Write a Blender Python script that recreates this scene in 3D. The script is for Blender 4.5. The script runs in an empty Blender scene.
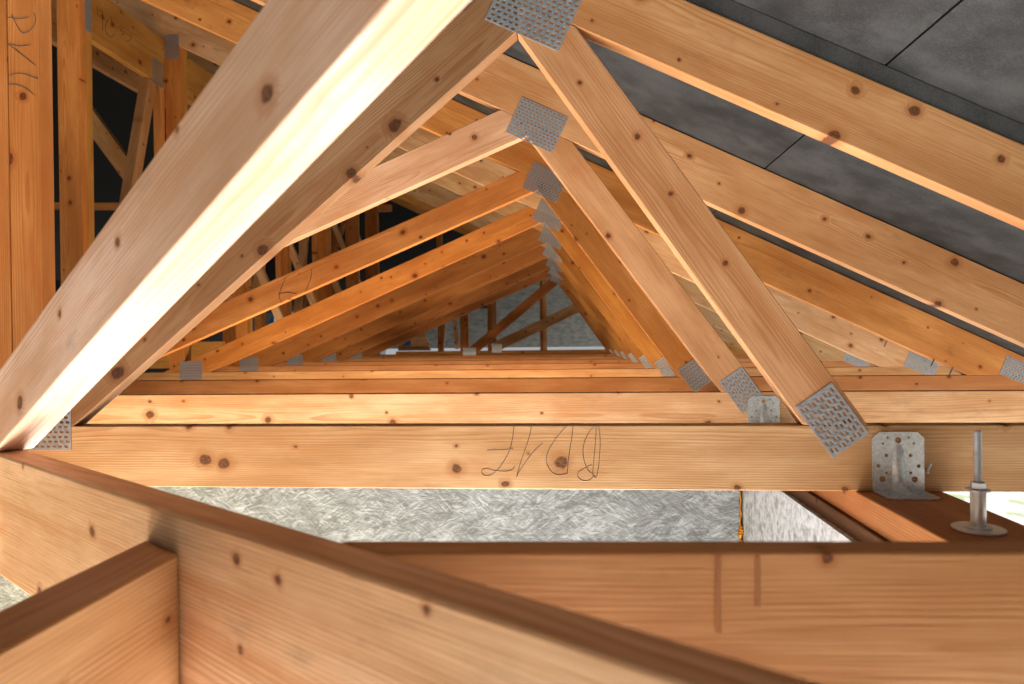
import bpy, bmesh, math, random
from mathutils import Vector, Matrix
rnd = random.Random(7)
sc = bpy.context.scene
COL = sc.collection

# ------------------------------------------------------------------ camera
YAW, PIT, ROL, FPX = .0808, -.0058, -.0115, 683.0
cy, sy, cp, sp = math.cos(YAW), math.sin(YAW), math.cos(PIT), math.sin(PIT)
FW = Vector((-sy*cp, cy*cp, sp)); R0 = Vector((cy, sy, 0)); U0 = R0.cross(FW)
RT = R0*math.cos(ROL) + U0*math.sin(ROL); UP = U0*math.cos(ROL) - R0*math.sin(ROL)
cam = bpy.data.cameras.new('camera'); co = bpy.data.objects.new('camera', cam); COL.objects.link(co)
co.matrix_world = Matrix(((RT.x, UP.x, -FW.x, 0), (RT.y, UP.y, -FW.y, 0), (RT.z, UP.z, -FW.z, 0), (0, 0, 0, 1)))
cam.sensor_width = 36; cam.lens = FPX/1024*36; cam.clip_start = .02; cam.clip_end = 300
cam.dof.use_dof = True; cam.dof.focus_distance = 2.0; cam.dof.aperture_fstop = 4.5
sc.camera = co
def ray(x, y): return FW + RT*((x-512)/FPX) - UP*((y-342)/FPX)
def on_y(x, y, Y): d = ray(x, y); return d*(Y/d.y)
def on_x(x, y, X): d = ray(x, y); return d*(X/d.x)
def on_n(x, y, n, c): d = ray(x, y); return d*(c/d.dot(n))

# ------------------------------------------------------------------ node helpers
class NT:
    def __init__(s, name):
        s.m = bpy.data.materials.new(name); s.m.use_nodes = True
        s.t = s.m.node_tree; s.t.nodes.clear()
        s.out = s.n('ShaderNodeOutputMaterial'); s.b = s.n('ShaderNodeBsdfPrincipled')
        s.l(s.b.outputs[0], s.out.inputs[0])
    def n(s, ty, **kw):
        x = s.t.nodes.new(ty)
        for k, v in kw.items(): setattr(x, k, v)
        return x
    def l(s, a, b): s.t.links.new(a, b)
    def put(s, sock, v):
        if isinstance(v, bpy.types.NodeSocket): s.l(v, sock)
        else: sock.default_value = v
    def math(s, op, a, b=0., c=0., clamp=False):
        x = s.n('ShaderNodeMath', operation=op, use_clamp=clamp)
        s.put(x.inputs[0], a); s.put(x.inputs[1], b); s.put(x.inputs[2], c); return x.outputs[0]
    def vm(s, op, a, b=(0, 0, 0)):
        x = s.n('ShaderNodeVectorMath', operation=op); s.put(x.inputs[0], a); s.put(x.inputs[1], b)
        return x.outputs['Value' if op in ('LENGTH', 'DISTANCE') else 'Vector']
    def noise(s, v, scale=1., detail=2., rough=.5, dim='3D'):
        x = s.n('ShaderNodeTexNoise', noise_dimensions=dim); s.put(x.inputs['Vector'], v)
        x.inputs['Scale'].default_value = scale; x.inputs['Detail'].default_value = detail; x.inputs['Roughness'].default_value = rough
        return x.outputs[0]
    def mix(s, f, a, b, mode='MIX'):
        x = s.n('ShaderNodeMix', data_type='RGBA', blend_type=mode, clamp_factor=True)
        s.put(x.inputs[0], f); s.put(x.inputs[6], a); s.put(x.inputs[7], b); return x.outputs[2]
    def mr(s, v, a, b, c=0., d=1., smooth=True):
        x = s.n('ShaderNodeMapRange', interpolation_type='SMOOTHSTEP' if smooth else 'LINEAR', clamp=True)
        s.put(x.inputs[0], v); s.put(x.inputs[1], a); s.put(x.inputs[2], b); s.put(x.inputs[3], c); s.put(x.inputs[4], d)
        return x.outputs[0]
    def bump(s, h, st, dist=.002):
        x = s.n('ShaderNodeBump'); x.inputs['Strength'].default_value = st; x.inputs['Distance'].default_value = dist
        s.l(h, x.inputs['Height']); s.l(x.outputs[0], s.b.inputs['Normal'])
    def fin(s, col, rough, metal=0., spec=.3):
        s.put(s.b.inputs['Base Color'], col); s.put(s.b.inputs['Roughness'], rough)
        s.put(s.b.inputs['Metallic'], metal); s.b.inputs['Specular IOR Level'].default_value = spec
        return s.m

def wood_mat():
    s = NT('spruce_timber')
    tc = s.n('ShaderNodeTexCoord'); oi = s.n('ShaderNodeObjectInfo')
    seed = s.math('MULTIPLY', oi.outputs['Alpha'], 91.7)
    off = s.n('ShaderNodeCombineXYZ'); s.l(seed, off.inputs[0]); s.l(s.math('MULTIPLY', seed, 1.7), off.inputs[1]); s.l(s.math('MULTIPLY', seed, .63), off.inputs[2])
    p = tc.outputs['Object']; q = s.vm('ADD', p, off.outputs[0])
    sx = s.n('ShaderNodeSeparateXYZ'); s.l(p, sx.inputs[0])
    sq = s.n('ShaderNodeSeparateXYZ'); s.l(q, sq.inputs[0])
    # knots run through the board from face to face
    kv = s.n('ShaderNodeCombineXYZ'); s.l(s.math('MULTIPLY', sq.outputs[0], .85), kv.inputs[0]); s.l(sq.outputs[2], kv.inputs[1])
    kw = s.noise(q, 42., 3.)
    kvv = s.vm('ADD', kv.outputs[0], s.vm('SCALE', kw)) if False else kv.outputs[0]
    vo = s.n('ShaderNodeTexVoronoi', voronoi_dimensions='2D'); s.l(kvv, vo.inputs['Vector']); vo.inputs['Scale'].default_value = 7.5
    dist = s.math('DIVIDE', vo.outputs['Distance'], 7.5)
    dist = s.math('ADD', dist, s.math('MULTIPLY', s.math('SUBTRACT', kw, .5), .013))
    sc3 = s.n('ShaderNodeSeparateColor'); s.l(vo.outputs['Color'], sc3.inputs[0])
    on = s.math('GREATER_THAN', sc3.outputs[0], .25)
    rad = s.math('ADD', s.math('MULTIPLY', s.math('POWER', sc3.outputs[1], 2.), .0105), .0036)
    core = s.math('MULTIPLY', s.mr(dist, s.math('MULTIPLY', rad, .75), s.math('MULTIPLY', rad, 1.15), 1., 0.), on)
    halo = s.math('MULTIPLY', s.mr(dist, rad, s.math('MULTIPLY', rad, 2.6), 1., 0.), on)
    # growth rings
    warp = s.noise(s.vm('MULTIPLY', q, (.7, 5., 5.)), 1., 2.); warp2 = s.noise(s.vm('MULTIPLY', q, (5., 22., 22.)), 1., 2.)
    z0 = s.math('MULTIPLY', s.math('SUBTRACT', s.math('FRACT', s.math('MULTIPLY', seed, 3.3)), .5), .16)
    zz = s.math('SUBTRACT', sx.outputs[2], z0); yy = s.math('ADD', sx.outputs[1], s.math('ADD', .035, s.math('MULTIPLY', warp, .05)))
    r = s.math('SQRT', s.math('ADD', s.math('MULTIPLY', zz, zz), s.math('MULTIPLY', yy, yy)))
    r = s.math('ADD', r, s.math('MULTIPLY', halo, .009)); r = s.math('ADD', r, s.math('ADD', s.math('MULTIPLY', warp, .025), s.math('MULTIPLY', warp2, .006)))
    rf = s.math('MULTIPLY', r, 190.); ring = s.math('FRACT', rf)
    late = s.math('MULTIPLY', s.mr(ring, .3, .9, 0., 1.), s.mr(ring, .9, 1., 1., 0.))
    amp = s.noise(s.vm('MULTIPLY', q, (2.2, 26., 26.)), 1., 2.)
    late = s.math('MULTIPLY', late, s.mr(amp, .32, .7, .12, .62))
    fib = s.noise(s.vm('MULTIPLY', q, (9., 330., 330.)), 1., 2.)
    streak = s.noise(s.vm('MULTIPLY', q, (1.3, 38., 38.)), 1., 3.)
    big = s.noise(s.vm('MULTIPLY', q, (2.2, 9., 9.)), 1., 4., .6)
    base = s.mix(s.mr(big, .3, .7), (.49, .258, .115, 1), (.70, .445, .25, 1))
    base = s.mix(s.mr(streak, .5, .72, 0., .38), base, (.46, .20, .06, 1))
    base = s.mix(late, base, (.36, .145, .042, 1))
    base = s.mix(s.mr(fib, .42, .75, 0., .34), base, (.36, .17, .065, 1))
    base = s.mix(s.math('MULTIPLY', halo, .55), base, (.36, .13, .035, 1))
    kin = s.noise(q, 190., 2.)
    kc = s.mix(s.mr(kin, .35, .65), (.075, .026, .010, 1), (.165, .062, .023, 1))
    base = s.mix(s.math('MULTIPLY', core, .9), base, kc)
    # resin pockets, handling marks and dirt
    sm = s.noise(s.vm('MULTIPLY', q, (7., 16., 16.)), 1., 5., .65)
    base = s.mix(s.mr(sm, .58, .76, 0., .34), base, (.17, .10, .065, 1))
    sm2 = s.noise(s.vm('MULTIPLY', s.vm('ADD', q, (3., 5., 7.)), (4., 11., 11.)), 1., 4., .6)
    base = s.mix(s.mr(sm2, .56, .74, 0., .4), base, (.50, .18, .05, 1))
    cr = s.noise(s.vm('MULTIPLY', q, (3.5, 160., 160.)), 1., 3., .7)
    base = s.mix(s.mr(cr, .70, .76, 0., .55), base, (.10, .045, .02, 1))
    base = s.mix(1., base, oi.outputs['Color'], 'MULTIPLY')
    s.bump(s.math('ADD', s.math('MULTIPLY', late, .5), fib), .3, .0012)
    return s.fin(base, .6, 0., .25)

def metal_mat(name, c1, c2, rough=.42, scale=90.):
    s = NT(name); tc = s.n('ShaderNodeTexCoord')
    vo = s.n('ShaderNodeTexVoronoi'); s.l(tc.outputs['Object'], vo.inputs['Vector']); vo.inputs['Scale'].default_value = scale
    n2 = s.noise(tc.outputs['Object'], 35., 3.)
    sc3 = s.n('ShaderNodeSeparateColor'); s.l(vo.outputs['Color'], sc3.inputs[0])
    f = s.math('ADD', s.math('MULTIPLY', sc3.outputs[0], .5), s.math('MULTIPLY', n2, .5))
    return s.fin(s.mix(f, c1, c2), s.mr(f, 0., 1., rough-.06, rough+.12), .72, .5)

def membrane_mat(name, c1, c2):
    s = NT(name); tc = s.n('ShaderNodeTexCoord'); p = tc.outputs['Object']
    f1 = s.noise(s.vm('MULTIPLY', p, (9., 210., 9.)), 1., 3., .6); f2 = s.noise(s.vm('MULTIPLY', p, (3., 3., 3.)), 1., 3., .5)
    f3 = s.noise(s.vm('MULTIPLY', p, (300., 500., 300.)), 1., 1.)
    f = s.math('ADD', s.math('MULTIPLY', f1, .6), s.math('ADD', s.math('MULTIPLY', f2, .1), s.math('MULTIPLY', f3, .3)))
    s.bump(f1, .12, .003)
    return s.fin(s.mix(s.mr(f, .34, .66), c1, c2), .7, 0., .25)

def osb_mat():
    s = NT('grey_strand_board'); tc = s.n('ShaderNodeTexCoord'); p = tc.outputs['Object']
    pd = s.vm('ADD', p, s.vm('SCALE', s.n('ShaderNodeTexNoise').outputs[1])) if False else p
    acc = None; hair = None
    for i, (cs, seed) in enumerate(((14., 0.), (21., 3.7), (30., 9.1), (17., 14.3))):
        v2 = s.vm('ADD', pd, (seed, seed*.7, seed*1.3)); vo = s.n('ShaderNodeTexVoronoi')
        s.l(s.vm('MULTIPLY', v2, (.7, 1., 1.3)), vo.inputs['Vector']); vo.inputs['Scale'].default_value = cs
        c3 = s.n('ShaderNodeSeparateColor'); s.l(vo.outputs['Color'], c3.inputs[0])
        rot = s.n('ShaderNodeVectorRotate', rotation_type='Y_AXIS'); s.l(v2, rot.inputs['Vector'])
        s.l(s.math('MULTIPLY', s.math('SUBTRACT', c3.outputs[0], .5), 1.9), rot.inputs['Angle'])
        st = s.noise(s.vm('MULTIPLY', rot.outputs[0], (11., 11., 120.)), 1., 3., .6)
        ln = s.mr(s.math('ABSOLUTE', s.math('SUBTRACT', st, .5)), .004, .035, 1., 0.)
        ln = s.math('MULTIPLY', ln, s.mr(c3.outputs[2], .3, .7, .1, 1.))
        e = s.math('ADD', s.math('MULTIPLY', st, .8), s.math('MULTIPLY', c3.outputs[1], .12))
        acc = e if acc is None else s.math('ADD', acc, e)
        hair = ln if hair is None else s.math('MAXIMUM', hair, ln)
    f = s.mr(s.math('MULTIPLY', acc, .25), .36, .56)
    f = s.math('MULTIPLY', f, s.math('SUBTRACT', 1., s.math('MULTIPLY', hair, .62)))
    col = s.mix(f, (.17, .178, .168, 1), (.52, .555, .55, 1))
    s.bump(f, .5, .004)
    return s.fin(col, .8, 0., .2)

def rough_mat(name, c1, c2, sc1=8., sc2=60., st=.6):
    s = NT(name); tc = s.n('ShaderNodeTexCoord'); p = tc.outputs['Object']
    a = s.noise(p, sc1, 5., .65); b = s.noise(s.vm('MULTIPLY', p, (1., 1., .5)), sc2, 4., .7)
    f = s.math('ADD', s.math('MULTIPLY', a, .5), s.math('MULTIPLY', b, .5))
    s.bump(f, st, .006)
    return s.fin(s.mix(s.mr(f, .36, .62), c1, c2), .9, 0., .15)

def block_mat():
    s = NT('white_block_masonry'); tc = s.n('ShaderNodeTexCoord'); p = tc.outputs['Object']
    a = s.noise(s.vm('MULTIPLY', p, (1., .35, 1.)), 40., 5., .7); b = s.noise(p, 9., 3.)
    pit = s.mr(s.noise(s.vm('MULTIPLY', p, (1., .6, 1.)), 26., 2.), .63, .7, 0., 1.)
    col = s.mix(s.mr(a, .32, .62), (.32, .32, .32, 1), (.62, .64, .65, 1))
    col = s.mix(s.math('MULTIPLY', pit, .6), col, (.22, .21, .2, 1))
    s.bump(a, .5, .006)
    return s.fin(col, .9, 0., .15)

def ground_mat():
    s = NT('gravel_and_grass'); tc = s.n('ShaderNodeTexCoord'); p = tc.outputs['Object']
    a = s.noise(p, .9, 5., .6); b = s.noise(p, 14., 4., .7)
    g = s.mix(b, (.30, .36, .20, 1), (.55, .62, .42, 1)); st = s.mix(b, (.62, .60, .55, 1), (.86, .85, .82, 1))
    return s.fin(s.mix(s.mr(a, .52, .60), st, g), .9, 0., .1)

def plain(name, c, rough=.6, metal=0.):
    s = NT(name); tc = s.n('ShaderNodeTexCoord'); n = s.noise(tc.outputs['Object'], 120., 3.)
    c2 = tuple(v*.72 for v in c[:3]) + (1,)
    return s.fin(s.mix(n, c2, c), rough, metal, .3)

WOOD = wood_mat()
ZINC = metal_mat('galvanised_plate', (.36, .40, .44, 1), (.52, .56, .59, 1), .38, 110.)
BRKT = metal_mat('galvanised_bracket', (.44, .49, .53, 1), (.86, .91, .95, 1), .36, 170.)
STEEL = metal_mat('zinc_plated_steel', (.56, .60, .64, 1), (.80, .84, .88, 1), .34, 60.)
MEMB = membrane_mat('roof_membrane', (.013, .013, .0125, 1), (.042, .042, .041, 1))
LITMEMB = membrane_mat('lightened_membrane', (.035, .035, .034, 1), (.075, .075, .073, 1))  # membrane in a lighter colour, so the added strip looks lit
HIPM = membrane_mat('hip_membrane', (.15, .15, .15, 1), (.30, .30, .30, 1))
BLACK = membrane_mat('black_shade_and_backing', (.003, .003, .003, 1), (.007, .007, .007, 1))  # dark left roof's shade put into black colour; also backs the seam
OSB = osb_mat(); BLOCK = block_mat()
FOAM = rough_mat('orange_foam', (.50, .16, .01, 1), (.85, .38, .04, 1), 60., 200., .8)
CONC = rough_mat('concrete_floor', (.42, .40, .37, 1), (.60, .58, .54, 1), 2., 30., .3)
GROUND = ground_mat()
PENCIL = plain('pencil_graphite', (.10, .075, .06, 1), .5)
STAIN = plain('brown_stain', (.40, .17, .06, 1), .7)
BLUE = plain('blue_sheet', (.02, .12, .42, 1), .5)

# ------------------------------------------------------------------ object helpers
W = {}
def root(name, label, cat, loc=(0, 0, 0), group=None, kind=None):
    o = bpy.data.objects.new(name, None); COL.objects.link(o); o.empty_display_size = .1
    o.location = loc; W[o.name] = Matrix.Translation(loc)
    if label: o['label'] = label
    if cat: o['category'] = cat
    if group: o['group'] = group
    if kind: o['kind'] = kind
    return o
def tag(o, label, cat=None, group=None, kind=None):
    o['label'] = label
    if cat: o['category'] = cat
    if group: o['group'] = group
    if kind: o['kind'] = kind
    return o
def place(o, M, parent=None):
    COL.objects.link(o); W[o.name] = M
    if parent is not None:
        o.parent = parent; o.matrix_basis = W[parent.name].inverted() @ M
    else: o.matrix_basis = M
    return o
def frame(org, xd, yd):
    x = Vector(xd).normalized(); y = Vector(yd); y = (y - x*y.dot(x)).normalized(); z = x.cross(y)
    return Matrix(((x.x, y.x, z.x, org[0]), (x.y, y.y, z.y, org[1]), (x.z, y.z, z.z, org[2]), (0, 0, 0, 1)))
TINTS = {'bright': (1.30, .84, .44), 'ochre': (.74, .47, .16), 'deep_shaded': (.62, .37, .15), 'rust': (.80, .55, .36), 'fresh': (1.16, 1.30, 1.78), 'pale': (1.22, 1.20, 1.18), 'honey': (.90, .88, .80), 'amber': (.90, .77, .60), 'orange': (1.0, .63, .30), 'deep': (.90, .54, .22), 'dusk': (.66, .38, .15), 'yellow': (.90, .70, .30), 'pink': (.98, .90, .98), 'dark': (.20, .14, .10), 'tan': (.86, .72, .56), 'gold': (1.0, .70, .36), 'rough': (.47, .42, .37), 'rose': (.84, .71, .62)}
def tint(o, t, seed=None):
    c = TINTS[t]; k = 1 + rnd.uniform(-.04, .04)
    o.color = (c[0]*k, c[1]*k, c[2]*k*(1+rnd.uniform(-.05, .05)), rnd.random() if seed is None else seed)
    return o
def prism(name, poly, ext, xdir, mat, parent=None, bev=.0022, tn=None, seed=None):
    """Solid of the polygon poly (world points) pushed along ext; local x runs along xdir, local y along ext."""
    poly = [Vector(p) for p in poly]; ext = Vector(ext)
    org = sum(poly, Vector())/len(poly) + ext*.5
    M = frame(org, xdir, ext); Mi = M.inverted()
    bm = bmesh.new()
    a = [bm.verts.new(Mi @ p) for p in poly]; b = [bm.verts.new(Mi @ (p+ext)) for p in poly]
    bm.faces.new(a); bm.faces.new(b[::-1]); n = len(poly)
    for i in range(n): bm.faces.new((a[i], b[i], b[(i+1) % n], a[(i+1) % n]))
    bmesh.ops.recalc_face_normals(bm, faces=bm.faces)
    me = bpy.data.meshes.new(name); bm.to_mesh(me); bm.free(); me.materials.append(mat)
    o = bpy.data.objects.new(name, me)
    if bev:
        md = o.modifiers.new('bevel', 'BEVEL'); md.width = bev; md.segments = 2; md.limit_method = 'ANGLE'; md.angle_limit = .5
    if tn: tint(o, tn, seed)
    return place(o, M, parent)
def xz(name, pts, Y, t, xdir2, parent, tn, mat=None, bev=.0022, seed=None):
    return prism(name, [(x, Y, z) for x, z in pts], (0, t, 0), (xdir2[0], 0, xdir2[1]), mat or WOOD, parent, bev, tn, seed)
def mesh_obj(name, bm, mat, M, parent=None, smooth=False):
    bmesh.ops.recalc_face_normals(bm, faces=bm.faces)
    me = bpy.data.meshes.new(name); bm.to_mesh(me); bm.free(); me.materials.append(mat)
    if smooth:
        for p in me.polygons: p.use_smooth = True
    return place(bpy.data.objects.new(name, me), M, parent)
def holed_mesh(name, outer, holes, thick, mat):
    """Flat sheet in local XY, pierced by holes, with real thickness."""
    cu = bpy.data.curves.new(name, 'CURVE'); cu.dimensions = '2D'; cu.fill_mode = 'BOTH'; cu.extrude = thick/2
    for loop in [outer]+holes:
        s = cu.splines.new('POLY'); s.points.add(len(loop)-1); s.use_cyclic_u = True
        for p, q in zip(s.points, loop): p.co = (q[0], q[1], 0, 1)
    t = bpy.data.objects.new(name+'_tmp', cu); COL.objects.link(t)
    dg = bpy.context.evaluated_depsgraph_get(); dg.update()
    me = bpy.data.meshes.new_from_object(t.evaluated_get(dg)); me.name = name
    bpy.data.objects.remove(t); bpy.data.curves.remove(cu)
    me.materials.clear(); me.materials.append(mat)
    for p in me.polygons: p.material_index = 0; p.use_smooth = False
    return me
def circ(x, y, r, n=14): return [(x+r*math.cos(2*math.pi*i/n), y+r*math.sin(2*math.pi*i/n)) for i in range(n)]
PLATES = {}
def plate_mesh(w, h):
    """Toothed nail plate: slots run along the long side w, in columns."""
    key = (round(w, 3), round(h, 3))
    if key in PLATES: return PLATES[key]
    pl, pc, sl, sw = (.0150, .0115, .0054, .0030) if w > .15 else (.0180, .0098, .0066, .0026)
    holes = []
    nl, nc = int(w/pl), int(h/pc); ol, oc = (w-(nl-1)*pl)/2, (h-(nc-1)*pc)/2
    for j in range(nc):
        for i in range(nl):
            x = -w/2+ol+i*pl+(.0022 if j % 2 else -.0022); y = -h/2+oc+j*pc
            holes.append([(x-sl, y-sw), (x+sl, y-sw), (x+sl, y+sw), (x-sl, y+sw)])
    o = [(-w/2, -h/2), (w/2, -h/2), (w/2, h/2), (-w/2, h/2)]
    me = holed_mesh('nail_plate', o, holes, .0016, ZINC)
    # the bent root of every punched tooth, standing a little proud at one end of its slot
    bm = bmesh.new(); bm.from_mesh(me)
    for q in holes:
        x0, y0, x1, y1 = q[0][0], q[0][1]-.0004, q[0][0]+.0024, q[2][1]+.0004
        vs = [bm.verts.new(v) for v in ((x0, y0, .0004), (x1, y0, .0016), (x1, y1, .0016), (x0, y1, .0004), (x0-.001, y0, .0022), (x0-.001, y1, .0022))]
        bm.faces.new((vs[0], vs[1], vs[2], vs[3])); bm.faces.new((vs[4], vs[1], vs[2], vs[5])); bm.faces.new((vs[0], vs[3], vs[5], vs[4]))
    bm.to_mesh(me); bm.free()
    PLATES[key] = me
    return me
def plate_at(c, xd, nrm, w, h, parent, label=None):
    x = Vector(xd).normalized(); z = Vector(nrm).normalized(); y = z.cross(x)
    c = Vector(c)+z*.0009
    M = Matrix(((x.x, y.x, z.x, c[0]), (x.y, y.y, z.y, c[1]), (x.z, y.z, z.z, c[2]), (0, 0, 0, 1)))
    o = place(bpy.data.objects.new('nail_plate', plate_mesh(w, h)), M, parent)
    o['label'] = label or 'galvanised toothed nail plate'
    return o
def plate_xz(x, z, ang, Y, w, h, parent):
    return plate_at((x, Y, z), (math.cos(ang), 0, math.sin(ang)), (0, -1, 0), w, h, parent)
def strokes(name, lines, rad, mat, parent, label, per=5):
    """Drawn marks: thin rounded lines lying on a surface, lines given as world points."""
    bm = bmesh.new()
    M = Matrix.Translation(Vector(lines[0][0])); Mi = M.inverted()
    for ln in lines:
        P = [Vector(p) for p in ln]
        if len(P) > 2:                       # Catmull-Rom smoothing
            E = [P[0]*2-P[1]]+P+[P[-1]*2-P[-2]]; Q = []
            for i in range(1, len(E)-2):
                for k in range(4):
                    t = k/4; a, b, c, d = E[i-1:i+3]
                    Q.append(.5*((2*b)+(c-a)*t+(2*a-5*b+4*c-d)*t*t+(3*b-a-3*c+d)*t**3))
            P = Q+[P[-1]]
        prev = None
        for i, p in enumerate(P):
            d = (P[min(i+1, len(P)-1)]-P[max(i-1, 0)]).normalized()
            a = d.cross(Vector((.31, .9, .22))).normalized(); b = d.cross(a)
            rg = [bm.verts.new(Mi @ (p+(a*math.cos(2*math.pi*k/per)+b*math.sin(2*math.pi*k/per))*rad)) for k in range(per)]
            if prev:
                for k in range(per): bm.faces.new((prev[k], prev[(k+1) % per], rg[(k+1) % per], rg[k]))
            prev = rg
    o = mesh_obj(name, bm, mat, M, parent); o['label'] = label
    return o
def zoomed(pts, ox, oy, s): return [(ox+x/s, oy+y/s) for x, y in pts]

def D(k): return 1.5474+.9104*(k-1)
TH = .045
ORD = {1: 'nearest', 2: 'second', 3: 'third', 4: 'fourth', 5: 'fifth', 6: 'sixth', 7: 'seventh', 8: 'eighth', 9: 'ninth'}

# ------------------------------------------------------------------ the roof trusses
def truss(k, label, tc_t, lw_t, rw_t, bc_t, post_t):
    Y = D(k); steep = k in (1, 9)
    R = root('roof_truss', label, 'roof truss', (0, Y, -.344), 'roof trusses in a row')
    xl = -2.0 if k == 1 else -2.9
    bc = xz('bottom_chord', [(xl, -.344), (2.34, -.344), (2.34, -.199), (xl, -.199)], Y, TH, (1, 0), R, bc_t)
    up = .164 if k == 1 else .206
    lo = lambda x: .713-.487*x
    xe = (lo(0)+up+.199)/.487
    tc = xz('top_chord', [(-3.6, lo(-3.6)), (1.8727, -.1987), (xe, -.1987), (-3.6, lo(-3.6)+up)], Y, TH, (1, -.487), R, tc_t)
    if k == 1: xz('added_gap_strip', [(-3.6, lo(-3.6)+up+.0006), (xe-.05, lo(xe-.05)+up+.0006), (xe-.05, lo(xe-.05)+.2085), (-3.6, lo(-3.6)+.2085)], Y+.003, TH-.003, (1, -.487), R, None, LITMEMB, 0)['label'] = 'added grey strip covering the shaded gap above the chord'  # added filler, hides the shadow band between chord and membrane
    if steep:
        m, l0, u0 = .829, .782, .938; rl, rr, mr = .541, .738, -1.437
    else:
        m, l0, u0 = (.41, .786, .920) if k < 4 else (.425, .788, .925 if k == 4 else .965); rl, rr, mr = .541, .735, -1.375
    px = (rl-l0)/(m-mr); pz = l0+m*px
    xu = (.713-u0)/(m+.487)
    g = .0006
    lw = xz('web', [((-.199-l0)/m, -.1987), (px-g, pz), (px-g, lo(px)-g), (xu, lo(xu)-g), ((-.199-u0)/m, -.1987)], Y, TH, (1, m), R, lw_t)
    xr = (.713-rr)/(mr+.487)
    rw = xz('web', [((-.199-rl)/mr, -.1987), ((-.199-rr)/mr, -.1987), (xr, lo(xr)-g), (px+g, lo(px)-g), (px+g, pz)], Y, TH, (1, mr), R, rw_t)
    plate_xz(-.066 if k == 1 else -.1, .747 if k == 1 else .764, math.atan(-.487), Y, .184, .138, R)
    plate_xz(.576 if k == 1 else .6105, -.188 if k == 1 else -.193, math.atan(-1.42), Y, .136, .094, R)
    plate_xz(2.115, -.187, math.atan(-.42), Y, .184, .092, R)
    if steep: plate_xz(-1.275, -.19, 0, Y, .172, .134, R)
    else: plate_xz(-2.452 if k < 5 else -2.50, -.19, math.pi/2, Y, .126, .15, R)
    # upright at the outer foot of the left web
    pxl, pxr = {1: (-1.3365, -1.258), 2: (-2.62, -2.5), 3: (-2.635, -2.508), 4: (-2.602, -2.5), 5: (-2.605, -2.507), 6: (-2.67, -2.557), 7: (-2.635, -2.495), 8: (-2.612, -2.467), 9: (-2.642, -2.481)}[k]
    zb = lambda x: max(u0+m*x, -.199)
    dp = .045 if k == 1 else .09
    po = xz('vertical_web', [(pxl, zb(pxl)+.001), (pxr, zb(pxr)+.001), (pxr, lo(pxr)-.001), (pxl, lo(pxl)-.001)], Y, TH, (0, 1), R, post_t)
    if k == 1: xz('vertical_web', [(-1.47, zb(-1.47)+.001), (-1.3385, zb(-1.3385)+.001), (-1.3385, lo(-1.3385)-.001), (-1.47, lo(-1.47)-.001)], Y-.002, TH, (0, 1), R, 'orange')
    if dp > .05:
        xz('vertical_web', [(pxl, zb(pxl)+.001), (pxr, zb(pxr)+.001), (pxr, lo(pxr)-.001), (pxl, lo(pxl)-.001)], Y+TH+.0005, TH, (0, 1), R, 'yellow')
        plate_xz((pxl+pxr)/2, lo((pxl+pxr)/2)-.03, 0, Y, .094, .16, R)
    if k >= 5:                                # raking brace beside the upright
        x0, z0 = -2.5, .72; f = lambda z: x0+(z0-z)*.41
        w = .062; zt = 1.72; xb_ = -2.27
        zbot = .96+m*xb_ if not steep else .3
        xz('diagonal_web', [(f(zbot)-w/2, zbot), (f(zbot)+w/2, zbot+.02), (f(zt)+w/2, zt), (f(zt)-w/2, zt)], Y+.05, TH, (-.41, 1), R, 'pale')
    return R, bc, tc, lw, rw, po

TR = {}
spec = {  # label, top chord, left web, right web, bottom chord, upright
 1: ('nearest full roof truss, pencilled letters and figures on its bottom chord', 'amber', 'rough', 'rose', 'honey', 'orange'),  # 'rough' left web: brown sawn board, diagonal truss's shade put into the tint
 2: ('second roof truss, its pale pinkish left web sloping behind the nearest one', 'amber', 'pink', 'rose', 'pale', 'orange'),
 3: ('third roof truss, bright orange left web marked with pencil loops', 'gold', 'bright', 'gold', 'rust', 'orange'),  # 'bright' left web tint holds the stronger light on this truss
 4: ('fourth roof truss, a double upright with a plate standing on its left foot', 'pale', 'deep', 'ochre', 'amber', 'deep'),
 5: ('fifth roof truss, just behind the one with the plated double upright', 'honey', 'deep_shaded', 'ochre', 'rust', 'deep'),  # left webs tinted darker from here for light fading along the row
 6: ('sixth roof truss, fourth from the far end of the row', 'honey', 'deep_shaded', 'ochre', 'rust', 'deep'),
 7: ('seventh roof truss, third from the far end of the row', 'honey', 'deep_shaded', 'ochre', 'rust', 'deep'),
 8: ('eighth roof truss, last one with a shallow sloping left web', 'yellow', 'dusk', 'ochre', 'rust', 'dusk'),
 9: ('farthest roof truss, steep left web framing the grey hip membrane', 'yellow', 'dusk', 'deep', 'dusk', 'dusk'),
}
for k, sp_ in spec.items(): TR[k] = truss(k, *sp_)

# handwriting on the nearest bottom chord (upside-down, as it stands there)
Y1 = D(1)-.0003
hw = [[(345, 95), (338, 160), (322, 240), (290, 310), (240, 380), (190, 418), (150, 415), (138, 390), (165, 375), (230, 388), (300, 392), (340, 375), (348, 355)],
      [(175, 258), (260, 255), (340, 248)],
      [(455, 95), (448, 150), (420, 240), (385, 340), (362, 425), (372, 405), (420, 330), (480, 255), (530, 210)],
      [(722, 95), (715, 170), (700, 260), (690, 340), (686, 405)], [(690, 403), (630, 415), (580, 390), (552, 330), (560, 270), (600, 200), (650, 135), (690, 95)],
      [(885, 90), (895, 200), (888, 330), (872, 425), (850, 425)], [(870, 95), (865, 200), (855, 320), (848, 405), (862, 420)],
      [(865, 95), (820, 150), (788, 230), (790, 310), (815, 380), (850, 415), (830, 445), (790, 452), (755, 430), (755, 400), (790, 375), (840, 350)]]
strokes('pencil_mark', [[on_y(x, y, Y1) for x, y in zoomed(l, 460, 410, 6.39)] for l in hw], .00062, PENCIL, TR[1][1], 'pencil handwriting on the timber')
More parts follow.
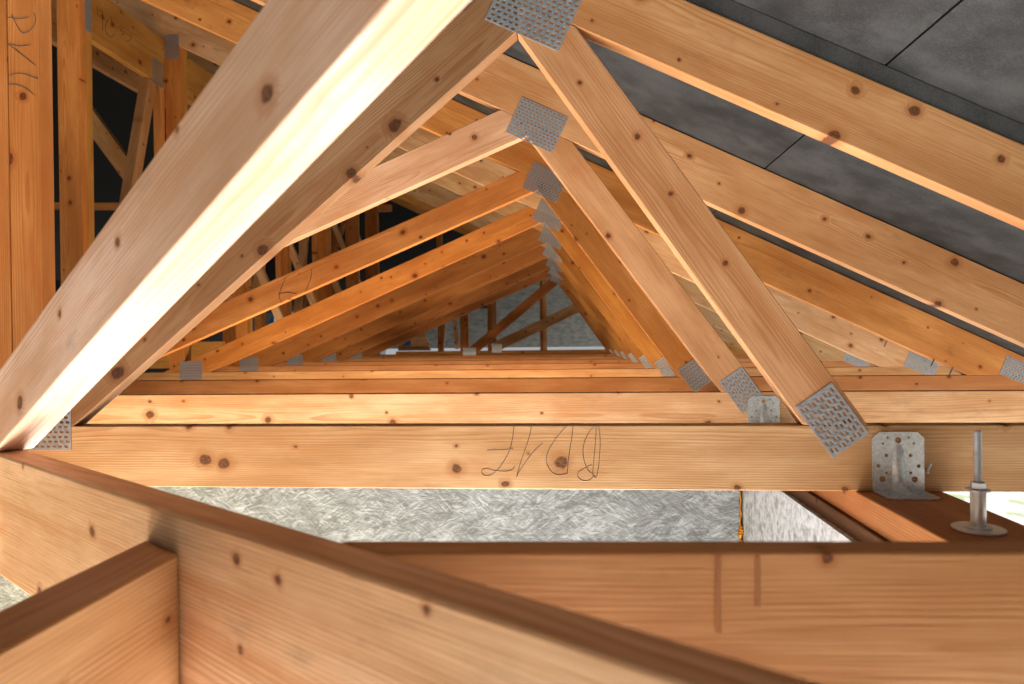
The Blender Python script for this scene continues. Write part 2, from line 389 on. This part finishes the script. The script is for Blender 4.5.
hv = [zoomed(l, 0, 0, 8.53) for l in ([(72, 148), (160, 163), (245, 150)], [(100, 125), (130, 190), (170, 260), (205, 282), (250, 265), (290, 220), (303, 160), (290, 110)], [(72, 375), (170, 395), (265, 385)], [(72, 378), (190, 470), (300, 557)])]
hv += [zoomed(l, 0, 0, 3.93) for l in ([(32, 300), (60, 291), (90, 290), (120, 300), (150, 312)], [(33, 332), (70, 335), (105, 350), (132, 373)])]
strokes('pencil_mark', [[on_y(x, y, Y1) for x, y in l] for l in hv], .00085, PENCIL, TR[1][5], 'pencil handwriting on the upright')
l3 = [zoomed(l, 100, 220, 3.93) for l in ([(730, 225), (715, 260), (705, 300), (715, 330)], [(700, 292), (735, 285), (772, 290)], [(832, 192), (828, 230), (808, 280)])]
strokes('pencil_mark', [[on_y(x, y, D(3)-.0003) for x, y in l] for l in l3], .0013, PENCIL, TR[3][3], 'pencil loops on the orange web')
for k, l in ((3, [(525, 440), (505, 478)]), (4, [(267, 323), (245, 372)]), (3, [(628, 485), (606, 532)])):
    strokes('pencil_mark', [[on_y(x, y, D(k)-.0003-(.002 if l[0][0] == 525 else 0)) for x, y in zoomed(l, 840, 280, 5.56)]], .0028, PENCIL, TR[k][2], 'short black tick mark')

# angle brackets fixing the trusses to the wall plate
def bracket(k, label, xc):
    Y = D(k); B = root('angle_bracket', label, 'bracket', (xc, Y, -.344), 'angle brackets on the wall plate')
    w, h = .108, .130; c = .014
    hl = [circ(0, .112, .0066)]+[circ(s*.022, .118, .0026) for s in (-1, 1)]+[circ(s*.032, .105, .0024) for s in (-1, 1)]
    for s in (-1, 1): hl += [circ(s*.025, .079, .0040), circ(s*.042, .056, .0042), circ(s*.025, .041, .0030), circ(s*.0335, .027, .0066)]
    me = holed_mesh('upright_flange', [(-w/2, .0), (w/2, 0), (w/2, h-c), (w/2-c, h), (-w/2+c, h), (-w/2, h-c)], hl, .0025, BRKT)
    place(bpy.data.objects.new('upright_flange', me), frame((xc, Y-.0016, -.3435), (1, 0, 0), (0, 0, 1)), B)
    hl = [circ(s*.032, .03, .0045) for s in (-1, 1)]+[circ(s*.024, .056, .0035) for s in (-1, 1)]+[circ(s*.043, .052, .0035) for s in (-1, 1)]
    me = holed_mesh('base_flange', [(-w/2, .0), (w/2, 0), (w/2, .066), (w/2-.012, .078), (-w/2+.012, .078), (-w/2, .066)], hl, .0025, BRKT)
    place(bpy.data.objects.new('base_flange', me), frame((xc, Y, -.3422), (1, 0, 0), (0, -1, 0)), B)
    # pressed stiffening rib: half-round swelling running up the flange and down onto the base
    bm = bmesh.new(); prof = [(-.004, .102, .006), (-.0075, .09, .011), (-.0105, .06, .0135), (-.0135, .03, .0145), (-.019, .014, .0145), (-.032, .0085, .014), (-.05, .0055, .012), (-.064, .0035, .006)]
    prev = None
    for i, (dy, z, hw_) in enumerate(prof):
        up_ = i < 4
        rg = []
        for a in range(9):
            t = math.pi*a/8; cx = math.cos(t)*hw_; s = math.sin(t)
            if i < 4: p = (cx, -.002+(dy+.002)*s, z)
            elif i == 4: p = (cx, -.002+(dy+.002)*s, .003+(z-.003)*s)
            else: p = (cx, dy, .003+(z-.003)*s)
            rg.append(bm.verts.new(p))
        if prev:
            for a in range(8): bm.faces.new((prev[a], prev[a+1], rg[a+1], rg[a]))
        prev = rg
    mesh_obj('stiffening_rib', bm, BRKT, Matrix.Translation((xc, Y, -.3435)), B, True)
    if k == 1:
        bm = bmesh.new()
        bmesh.ops.create_cone(bm, cap_ends=True, segments=10, radius1=.0021, radius2=.0021, depth=.026, matrix=Matrix.Translation((0, 0, -.003)))
        bmesh.ops.create_cone(bm, cap_ends=True, segments=12, radius1=.004, radius2=.0042, depth=.0025, matrix=Matrix.Translation((0, 0, .0105)))
        nl = mesh_obj('nail', bm, STEEL, frame((.7745, Y-.008, -.292), (0, .75, -1), (1, 0, 0)) @ Matrix.Rotation(math.radians(90), 4, 'Y'), None)
        tag(nl, 'bent nail sticking out beside the nearest angle bracket', 'nail')
bracket(1, 'ribbed galvanised angle bracket on the nearest truss beside the threaded anchor rod', .714)
bracket(2, 'galvanised angle bracket on the second truss, half hidden behind the nearest chord', .684)

# ------------------------------------------------------------------ truss seat: wall plate, wall, anchor
pl = prism('wall_plate', [(.626, .75, -.408), (.626, 10.0, -.408), (.626, 10.0, -.3445), (.626, .75, -.3445)], (.185, 0, 0), (0, 1, 0), WOOD, None, .003, 'rust')
tag(pl, 'reddish timber wall plate under the trusses, carrying bracket and anchor rod', 'wall plate')
so = prism('sill_board', [(.618, .75, -.446), (.618, 10.0, -.446), (.618, 10.0, -.409), (.618, .75, -.409)], (.2, 0, 0), (0, 1, 0), WOOD, None, .002, 'dark')
tag(so, 'dark brown packing board between the wall plate and the white wall', 'board')
wr = prism('wall_right', [(.606, .6, -3.0), (.606, 10.0, -3.0), (.606, 10.0, -.447), (.606, .6, -.447)], (.24, 0, 0), (0, 1, 0), BLOCK, None, 0)
wr['kind'] = 'structure'
wb = prism('wall_back', [(-4.2, 2.44, -3.0), (.594, 2.44, -3.0), (.594, 2.44, -.35), (-4.2, 2.44, -.35)], (0, .1, 0), (1, 0, 0), OSB, None, .002)
wb['kind'] = 'structure'
bm = bmesh.new(); prev = None; blob = [rnd.random() < .5 for i in range(12)]
for i in range(241):                           # bead of expanded foam squeezed out of the corner joint, thick and thin
    z = -.36-i*.0025; k_ = int(i/20.1) if i < 241 else 11
    big_ = max(0., math.sin((i % 20)/20*math.pi))*(1. if blob[min(k_, 11)] else 0.)
    r = .0018+.0105*big_*(.7+.3*math.sin(i*1.7))+rnd.uniform(0, .0008)
    ox, oy = .597+.002*math.sin(i*.31), 2.441-.004*big_
    rg = [bm.verts.new((ox+r*math.cos(math.pi*a_/4), oy+r*math.sin(math.pi*a_/4), z)) for a_ in range(8)]
    if prev:
        for a_ in range(8): bm.faces.new((prev[a_], prev[(a_+1) % 8], rg[(a_+1) % 8], rg[a_]))
    prev = rg
fo = mesh_obj('expanding_foam', bm, FOAM, Matrix.Identity(4), None, True); tag(fo, 'orange expanding foam bead in the joint between grey board and white wall', 'foam')

AX, AY, AZ = .7105, 1.25, -.3445
AN = root('anchor_rod', 'threaded anchor rod with nut, sleeve and washers on the wall plate', 'anchor bolt', (AX, AY, AZ))
def lathe(name, prof, mat, M, parent, n=36):
    bm = bmesh.new(); prev = None
    for r, z in prof:
        rg = [bm.verts.new((r*math.cos(2*math.pi*i/n), r*math.sin(2*math.pi*i/n), z)) for i in range(n)]
        if prev:
            for i in range(n): bm.faces.new((prev[i], prev[(i+1) % n], rg[(i+1) % n], rg[i]))
        else: bm.faces.new(rg[::-1])
        prev = rg
    bm.faces.new(prev)
    o = mesh_obj(name, bm, mat, M, parent)
    for p in o.data.polygons: p.use_smooth = len(p.vertices) == 4
    md = o.modifiers.new('edges', 'EDGE_SPLIT'); md.split_angle = .6
    return o
MA = Matrix.Translation((AX, AY, AZ))
lathe('large_washer', [(.0395, .0005), (.041, .0015), (.041, .0045), (.0395, .0055)], STEEL, MA, AN, 48)
lathe('small_washer', [(.0205, .0056), (.021, .0062), (.021, .0085), (.0195, .0092)], STEEL, MA, AN)
lathe('sleeve', [(.0118, .0093), (.0121, .011), (.0121, .0685), (.0114, .0697)], STEEL, MA, AN)
lathe('thin_washer', [(.0198, .0698), (.0203, .0703), (.0203, .0719), (.0195, .0725)], STEEL, MA, AN)
bm = bmesh.new(); hexp = [(.0112, .0726), (.0121, .0738), (.0121, .0835), (.0110, .085)]; prev = None
for r, z in hexp:
    rg = [bm.verts.new((r*math.cos(math.pi/3*i+.25), r*math.sin(math.pi/3*i+.25), z)) for i in range(6)]
    if prev:
        for i in range(6): bm.faces.new((prev[i], prev[(i+1) % 6], rg[(i+1) % 6], rg[i]))
    else: bm.faces.new(rg[::-1])
    prev = rg
bm.faces.new(prev); mesh_obj('hex_nut', bm, STEEL, MA, AN)
prof = [(.0058, .0851)]
z = .0853
while z < .171: prof += [(.0064, z+.0005), (.0057, z+.0013)]; z += .0016
prof += [(.0056, .1725), (.0048, .174)]
lathe('threaded_rod', prof, STEEL, MA, AN, 20)

# ------------------------------------------------------------------ the near frame
# chord of the truss before the nearest full one
T0 = root('ledger_chord', 'deep horizontal timber across the bottom right corner with two brown stripes', 'timber beam', (.6, .62, -.42))
t0 = prism('chord_board', [(-.168, .6275, -.199), (-.168, .6275, -.42), (1.5, .700, -.42), (1.5, .700, -.199)], (0, .033, 0), (1.668, .0725, 0), WOOD, T0, .003, 'amber', .62)
def on_t0(x, y):
    n = Vector((-.0725, 1.668, 0)).normalized(); return on_n(x, y, n, n.dot(Vector((-.168, .6275, 0)))+.0012)
strokes('stain_stripe', [[on_t0(718, 556), on_t0(717.5, 590), on_t0(718, 632)]], .0030, STAIN, t0, 'brown stripe across the timber', 6)
strokes('stain_stripe', [[on_t0(757, 556), on_t0(757.5, 580), on_t0(757, 606)]], .0026, STAIN, t0, 'brown stripe across the timber', 6)
# diagonal hip truss
h = Vector((-.823, .568, 0)); h.normalize(); n = Vector((-h.y, h.x, 0)); n = -n if n.y < 0 else n
c0, ct = .3655, .048
def dg(s, z): return h*s+n*c0+Vector((0, 0, z))
HT = root('diagonal_truss', 'blurred diagonal hip truss closest to the lens, web bright underneath', 'roof truss', dg(.6, -.42), None)
dc = prism('bottom_chord', [dg(-.35, -.199), dg(-.35, -.419), dg(2.02, -.419), dg(2.02, -.199)], n*ct, h, WOOD, HT, .004, 'pale', .413)
lo_ = lambda s: .4505-.4255*s; hi_ = lambda s: .5850-.4255*s
sb = (.4505+.199)/.4255; st = (.5850+.199)/.4255
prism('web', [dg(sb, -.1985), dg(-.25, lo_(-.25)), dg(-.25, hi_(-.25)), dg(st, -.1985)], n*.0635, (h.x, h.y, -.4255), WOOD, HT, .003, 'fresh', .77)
# short jack timber butting against the diagonal chord
yL, yR = .6545, .6155
jk = prism('jack_rafter', [(-.522, -.25, -.244), (-.522, .8, -.244), (-.522, .8, -.46), (-.522, -.25, -.46)], (.0715, 0, 0), (0, 1, 0), WOOD, None, .003, 'amber')
# trim its far end to the slant of the diagonal chord
for v in jk.data.vertices:
    w = W[jk.name] @ v.co
    if w.y > .3:
        w.y = (c0-.0012-n.x*w.x)/n.y; v.co = W[jk.name].inverted() @ w
for v in t0.data.vertices:
    w = W[t0.name] @ v.co
    if w.x < .3:
        w.x = (c0+ct+.001-n.y*w.y)/n.x; v.co = W[t0.name].inverted() @ w
tag(jk, 'short jack timber butting square into the diagonal chord, bottom left corner', 'timber beam')

# ------------------------------------------------------------------ lattice frames standing between the uprights
def lattice(k, label):
    X = -2.6; Ya = D(k)+.0915; Yb = D(k+1)-.001
    L = root('lattice_frame', label, 'bracing frame', (X, Ya, 1.6), 'bracing frames between uprights')
    ra = prism('rail', [(X, Ya, 1.680), (X, Yb, 1.664), (X, Yb, 1.973), (X, Ya, 1.973)], (-.045, 0, 0), (0, 1, 0), WOOD, L, .002, 'yellow')
    f = lambda z: Yb-.168-(1.662-z)*.27
    prism('web', [(X-.002, f(1.662), 1.662), (X-.002, f(1.662)+.08, 1.662), (X-.002, f(.2)+.08, .2), (X-.002, f(.2), .2)], (-.062, 0, 0), (0, .27, 1), WOOD, L, .002, 'amber')
    plate_at((X, Yb-.08, 1.725), (0, .05, 1), (1, 0, 0), .165, .118, L)
    prism('web', [(X-.004, Yb-.004, 1.662), (X-.004, Yb-.055, 1.662), (X-.004, Yb-.055+.02, .2), (X-.004, Yb-.004, .2)], (-.05, 0, 0), (0, -.05, 1.5), WOOD, L, .002, 'orange')
    return L, ra
LA = {}
LA[3] = lattice(3, 'bracing frame with faint writing on its rail behind the left plain upright')
LA[4] = lattice(4, 'bracing frame behind the plated double upright, mostly hidden')
LA[5] = lattice(5, 'bracing frame between fifth and sixth uprights, glimpsed behind the left webs')
LA[6] = lattice(6, 'bracing frame between sixth and seventh uprights, glimpsed behind the left webs')
wr_ = [zoomed(l, 90, 0, 8.53) for l in ([(160, 150), (185, 160), (175, 235)], [(150, 165), (130, 230), (145, 290), (185, 315), (212, 285)], [(60, 60), (66, 105), (70, 140)], [(105, 100), (108, 260)], [(240, 225), (275, 235), (258, 262), (295, 272), (270, 302)], [(330, 300), (355, 310), (330, 350), (300, 340)], [(62, 92), (90, 85), (108, 110)])]
strokes('pencil_mark', [[on_x(x, y, -2.5995) for x, y in l] for l in wr_], .0016, PENCIL, LA[3][1], 'faint pencil figures on the rail')
# plate on the side of the third truss upright
plate_at((-2.508, D(3)+.064, 1.74), (0, 0, 1), (1, 0, 0), .185, .05, TR[3][0])

# timbers of the left wing, out in the dark
def stud(name, label, pts, ext, xd, tn, cat='timber', grp=None):
    o = prism(name, pts, ext, xd, WOOD, None, .002, tn); tag(o, label, cat, grp); return o
ZT = on_x(115, 77, -3.3).z
stud('tie_rail', 'dark rail with white lower edge beyond the lattice frame, top left',
     [(-3.3, 3.6, ZT), (-3.3, 5.9, ZT), (-3.3, 5.9, ZT+.3), (-3.3, 3.6, ZT+.3)], (-.045, 0, 0), (0, 1, 0), 'tan')
def wing_y(name, label, pa, pb, Y, w, tn):
    A, B = on_y(*pa, Y), on_y(*pb, Y); d = (B-A).normalized(); u = Vector((-d.z, 0, d.x)); u = -u if u.z < 0 else u
    return stud(name, label, [A-u*w/2, B-u*w/2, B+u*w/2, A+u*w/2], (0, .06, 0), d, tn)
wing_y('raking_brace', 'slanting brace in the dark gap right of the left uprights', (70, 93), (150, 203), 5.4, .14, 'amber')
wing_y('cross_rail', 'low horizontal orange rail in the dark gap behind the left uprights', (20, 205.5), (135, 206), 5.9, .06, 'orange')
wing_y('short_rail', 'short red rail end just under the pale rail, top left', (70, 73), (115, 73), 6.2, .08, 'orange')
wing_y('far_rail', 'short horizontal red board end hanging in the dark above the uprights', (372, 208), (391, 207.5), 9.3, .09, 'orange')
def wing_post(label, xa, xb, Y, tn, zt=1.85):
    A, B = on_y(xa, 280, Y), on_y(xb, 280, Y)
    return stud('wing_post', label, [(A.x, Y, -.19), (B.x, Y, -.19), (B.x, Y, zt), (A.x, Y, zt)], (0, .1, 0), (0, 0, 1), tn, 'post', 'posts of the left wing')
wing_post('brown post left of the pale raking web, behind the orange left web', 254, 261, 6.6, 'deep')
wing_post('orange and yellow post between two pale webs, behind the orange left web', 299, 304, 7.5, 'orange')
wing_post('slim brown post behind the leaning strut, left of the eighth upright', 331, 337, 9.3, 'dusk')
wing_post('low brown post stub behind the feet of the left webs', 222, 246, 6.4, 'dusk', .8)
A, B = on_y(150, 360, 4.9), on_y(222, 360, 4.9)
stud('kerb_board', 'low yellowish board lying behind the plated feet of the left webs', [(A.x-.4, 4.9, -.198), (B.x, 4.9, -.198), (B.x, 4.9, .0), (A.x-.4, 4.9, .0)], (0, .05, 0), (1, 0, 0), 'yellow')
wing_y('leaning_strut', 'thin orange strut leaning against the far left posts', (343, 222), (332, 262), 8.6, .05, 'orange')
wing_post('far brown post under the fourth left web, in the gap', 437, 442, 9.9, 'dusk', 1.7)

# ------------------------------------------------------------------ the far hip end
YH = 10.2
HE = root('hip_end_frame', 'far hip end framing with bright orange brace against the grey membrane', 'hip frame', (0, YH, -.3))
def hy(name, pa, pb, w, tn, Y=YH, t=.05, lab=None):
    A, B = on_y(*pa, Y), on_y(*pb, Y); d = (B-A).normalized(); u = Vector((-d.z, 0, d.x)); u = -u if u.z < 0 else u
    o = prism(name, [A-u*w/2, B-u*w/2, B+u*w/2, A+u*w/2], (0, t, 0), d, WOOD, HE, .002, tn)
    if lab: o['label'] = lab
    return o
a = on_y(400, 351, YH)
prism('bottom_plate', [(-2.6, YH, -.285), (2.2, YH, -.285), (2.2, YH, -.185), (-2.6, YH, -.185)], (0, .06, 0), (1, 0, 0), WOOD, HE, .003, 'yellow')
hy('brace', (492, 348.5), (584, 304.5), .15, 'amber', YH-.06, .05, 'bright orange brace')
for x0, x1, tn in ((487.5, 491.5, 'dusk'), (491.5, 496.5, 'amber'), (540, 543, 'dusk'), (543, 547, 'pale'), (460, 468.5, 'deep')):
    A, B = on_y(x0, 330, YH+.06), on_y(x1, 330, YH+.06)
    prism('post', [(A.x, YH+.06, -.186), (B.x, YH+.06, -.186), (B.x, YH+.06, 1.2), (A.x, YH+.06, 1.2)], (0, .06, 0), (0, 0, 1), WOOD, HE, .002, tn)
hy('strut', (440, 349), (440.5, 310), .07, 'dusk', YH+.06); hy('strut', (446, 310), (442.5, 349), .035, 'pale', YH+.05)
hy('strut', (452.5, 305), (457, 349), .06, 'pale', YH+.06)
c = on_y(497, 348.2, YH-.062); plate_xz(c.x, c.z, 0, YH-.062, .15, .13, HE)
c = on_y(381, 352, YH-.002); plate_xz(c.x, c.z, 0, YH-.002, .14, .12, HE)
# crate-like timber offcuts and blue sheet at the far eave
A = on_y(398, 347, 10.6)
oc = prism('timber_offcut', [A+Vector((0, 0, -.06)), A+Vector((.52, 0, -.06)), A+Vector((.42, 0, .24)), A+Vector((.2, 0, .24)), A+Vector((0, 0, .1))], (0, .05, 0), (1, 0, 0), WOOD, None, .003, 'pale')
tag(oc, 'pale cut timber piece standing at the far eave, left of the hip posts', 'timber')
A = on_y(402, 346, 10.55)
bs = prism('plastic_sheet', [A, A+Vector((.14, 0, 0)), A+Vector((.14, 0, .09)), A+Vector((.05, 0, .055))], (0, .012, 0), (1, 0, 0), BLUE, None, .002)
tag(bs, 'small scrap of blue sheet on the pale offcut at the far eave', 'sheet')
A = on_y(267, 325, 8.4)
bs = prism('plastic_sheet', [A, A+Vector((.09, 0, .03)), A+Vector((.09, 0, .11)), A+Vector((.055, 0, .09))], (0, .012, 0), (1, 0, 0), BLUE, None, .002)
tag(bs, 'small scrap of blue sheet between the posts under the orange web', 'sheet')

# ------------------------------------------------------------------ roof coverings (setting)
zr = lambda x: .9235-.487*x
def sheet(name, pts, mat, xd, kind='structure', th=.006):
    P = [Vector(p) for p in pts]; nn = (P[1]-P[0]).cross(P[2]-P[0]).normalized(); nn = -nn if nn.z < 0 else nn
    o = prism(name, P, nn*th, xd, mat, None, 0); o['kind'] = kind; return o
hipY = lambda x: 12.2+x
RX = -3.62
sheet('ceiling', [(RX, -3.4, zr(RX)), (.6950, -3.4, zr(.6950)), (.6950, hipY(.6950), zr(.6950)), (RX, hipY(RX), zr(RX))], MEMB, (1, 0, -.487))
sheet('ceiling', [(.6992, -3.4, zr(.6992)), (2.75, -3.4, zr(2.75)), (2.75, hipY(2.75), zr(2.75)), (.6992, hipY(.6992), zr(.6992))], MEMB, (1, 0, -.487))
sheet('ceiling', [(.62, -3.4, zr(.62)+.012), (.78, -3.4, zr(.78)+.012), (.78, hipY(.7), zr(.78)+.012), (.62, hipY(.62), zr(.62)+.012)], BLACK, (1, 0, -.487))
zl = lambda x: zr(RX)-.487*(RX-x)
sheet('ceiling', [(RX, -3.4, zr(RX)), (RX, hipY(RX), zr(RX)), (-9.6, 14.6, zl(-9.6)), (-9.6, -3.4, zl(-9.6))], BLACK, (1, 0, .487))  # left slope, its deep shade given as black colour
zh = lambda Y: zr(0)-.487*(Y-12.2)
YM, YE, XB = 12.95, 14.5, -1.35                     # upper course, lower course; black colour carries the shade at the left
sheet('ceiling', [(XB, hipY(XB), zr(XB)), (YM-12.2, YM, zh(YM)), (XB, YM, zh(YM))], HIPM, (1, 0, 0))
sheet('ceiling', [(-4.2, YM-.03, zh(YM-.03)-.004), (YM-12.2, YM-.03, zh(YM-.03)-.004), (2.75, hipY(2.75), zr(2.75)), (2.3, YE, zh(YE)-.004), (-4.2, YE, zh(YE)-.004)], HIPM, (1, 0, 0))
sheet('ceiling', [(RX, hipY(RX), zr(RX)), (XB, hipY(XB), zr(XB)), (XB, YM, zh(YM)), (-9.6, YM, zh(YM))], BLACK, (1, 0, 0))
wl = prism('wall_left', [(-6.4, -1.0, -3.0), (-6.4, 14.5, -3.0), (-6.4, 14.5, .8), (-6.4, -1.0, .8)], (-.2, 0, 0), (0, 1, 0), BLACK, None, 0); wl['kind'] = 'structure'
fl = prism('floor', [(-6.6, -3.5, -3.0), (.84, -3.5, -3.0), (.84, 14.5, -3.0), (-6.6, 14.5, -3.0)], (0, 0, -.15), (1, 0, 0), CONC, None, 0); fl['kind'] = 'structure'
gr = prism('ground', [(-60, -60, -3.2), (60, -60, -3.2), (60, 80, -3.2), (-60, 80, -3.2)], (0, 0, -.2), (1, 0, 0), GROUND, None, 0); gr['kind'] = 'structure'

# ------------------------------------------------------------------ light
wd = bpy.data.worlds.new('world'); sc.world = wd; wd.use_nodes = True; t = wd.node_tree; t.nodes.clear()
o_ = t.nodes.new('ShaderNodeOutputWorld'); bg = t.nodes.new('ShaderNodeBackground'); t.links.new(bg.outputs[0], o_.inputs[0])
bg.inputs[0].default_value = (.93, .96, 1., 1); bg.inputs[1].default_value = .45
def area(name, loc, tgt, sx_, sy_, e, col, spread):
    l = bpy.data.lights.new(name, 'AREA'); l.shape = 'RECTANGLE'; l.size = sx_; l.size_y = sy_; l.energy = e; l.color = col; l.spread = math.radians(spread)
    o = bpy.data.objects.new(name, l); COL.objects.link(o); o.location = loc
    o.rotation_euler = (Vector(tgt)-Vector(loc)).to_track_quat('-Z', 'Y').to_euler()
    return o
area('added_fill_light', (.1, 1.1, -1.9), (.1, 1.1, 0), 2.6, 2.0, 130, (.98, .97, 1.), 98)  # unseen fill added below the trusses to brighten undersides, no real lamp
area('added_fill_light', (-1.9, 1.0, -1.9), (-2.1, 2.4, .6), 1.2, .8, 72, (1., .80, .55), 150)  # added warm fill for the left uprights
area('added_fill_light', (-.75, 4.1, -2.0), (-.6, 5.3, 0), 2.5, 3.0, 45, (1., .84, .62), 150)  # added warm fill for the farther trusses
area('added_fill_light', (-.7, 2.9, -1.5), (-.7, 3.7, -.6), 2.5, .6, 58, (1., .84, .62), 130)  # added fill aimed at the front of the third truss
area('eave_daylight', (1.9, 3.4, -1.9), (1.75, 4.2, 0), 1.4, 4.2, 60, (1., .98, .94), 140)
sun = bpy.data.lights.new('sun', 'SUN'); sun.energy = 7.0; sun.angle = .01; sun.color = (1., .96, .9)
so_ = bpy.data.objects.new('sun', sun); COL.objects.link(so_); so_.rotation_euler = (math.radians(40), math.radians(28), 0)

sc.view_settings.view_transform = 'Standard'; sc.view_settings.look = 'None'
sc.view_settings.exposure = -0.08; sc.view_settings.gamma = 1.0; sc.view_settings.use_curve_mapping = False
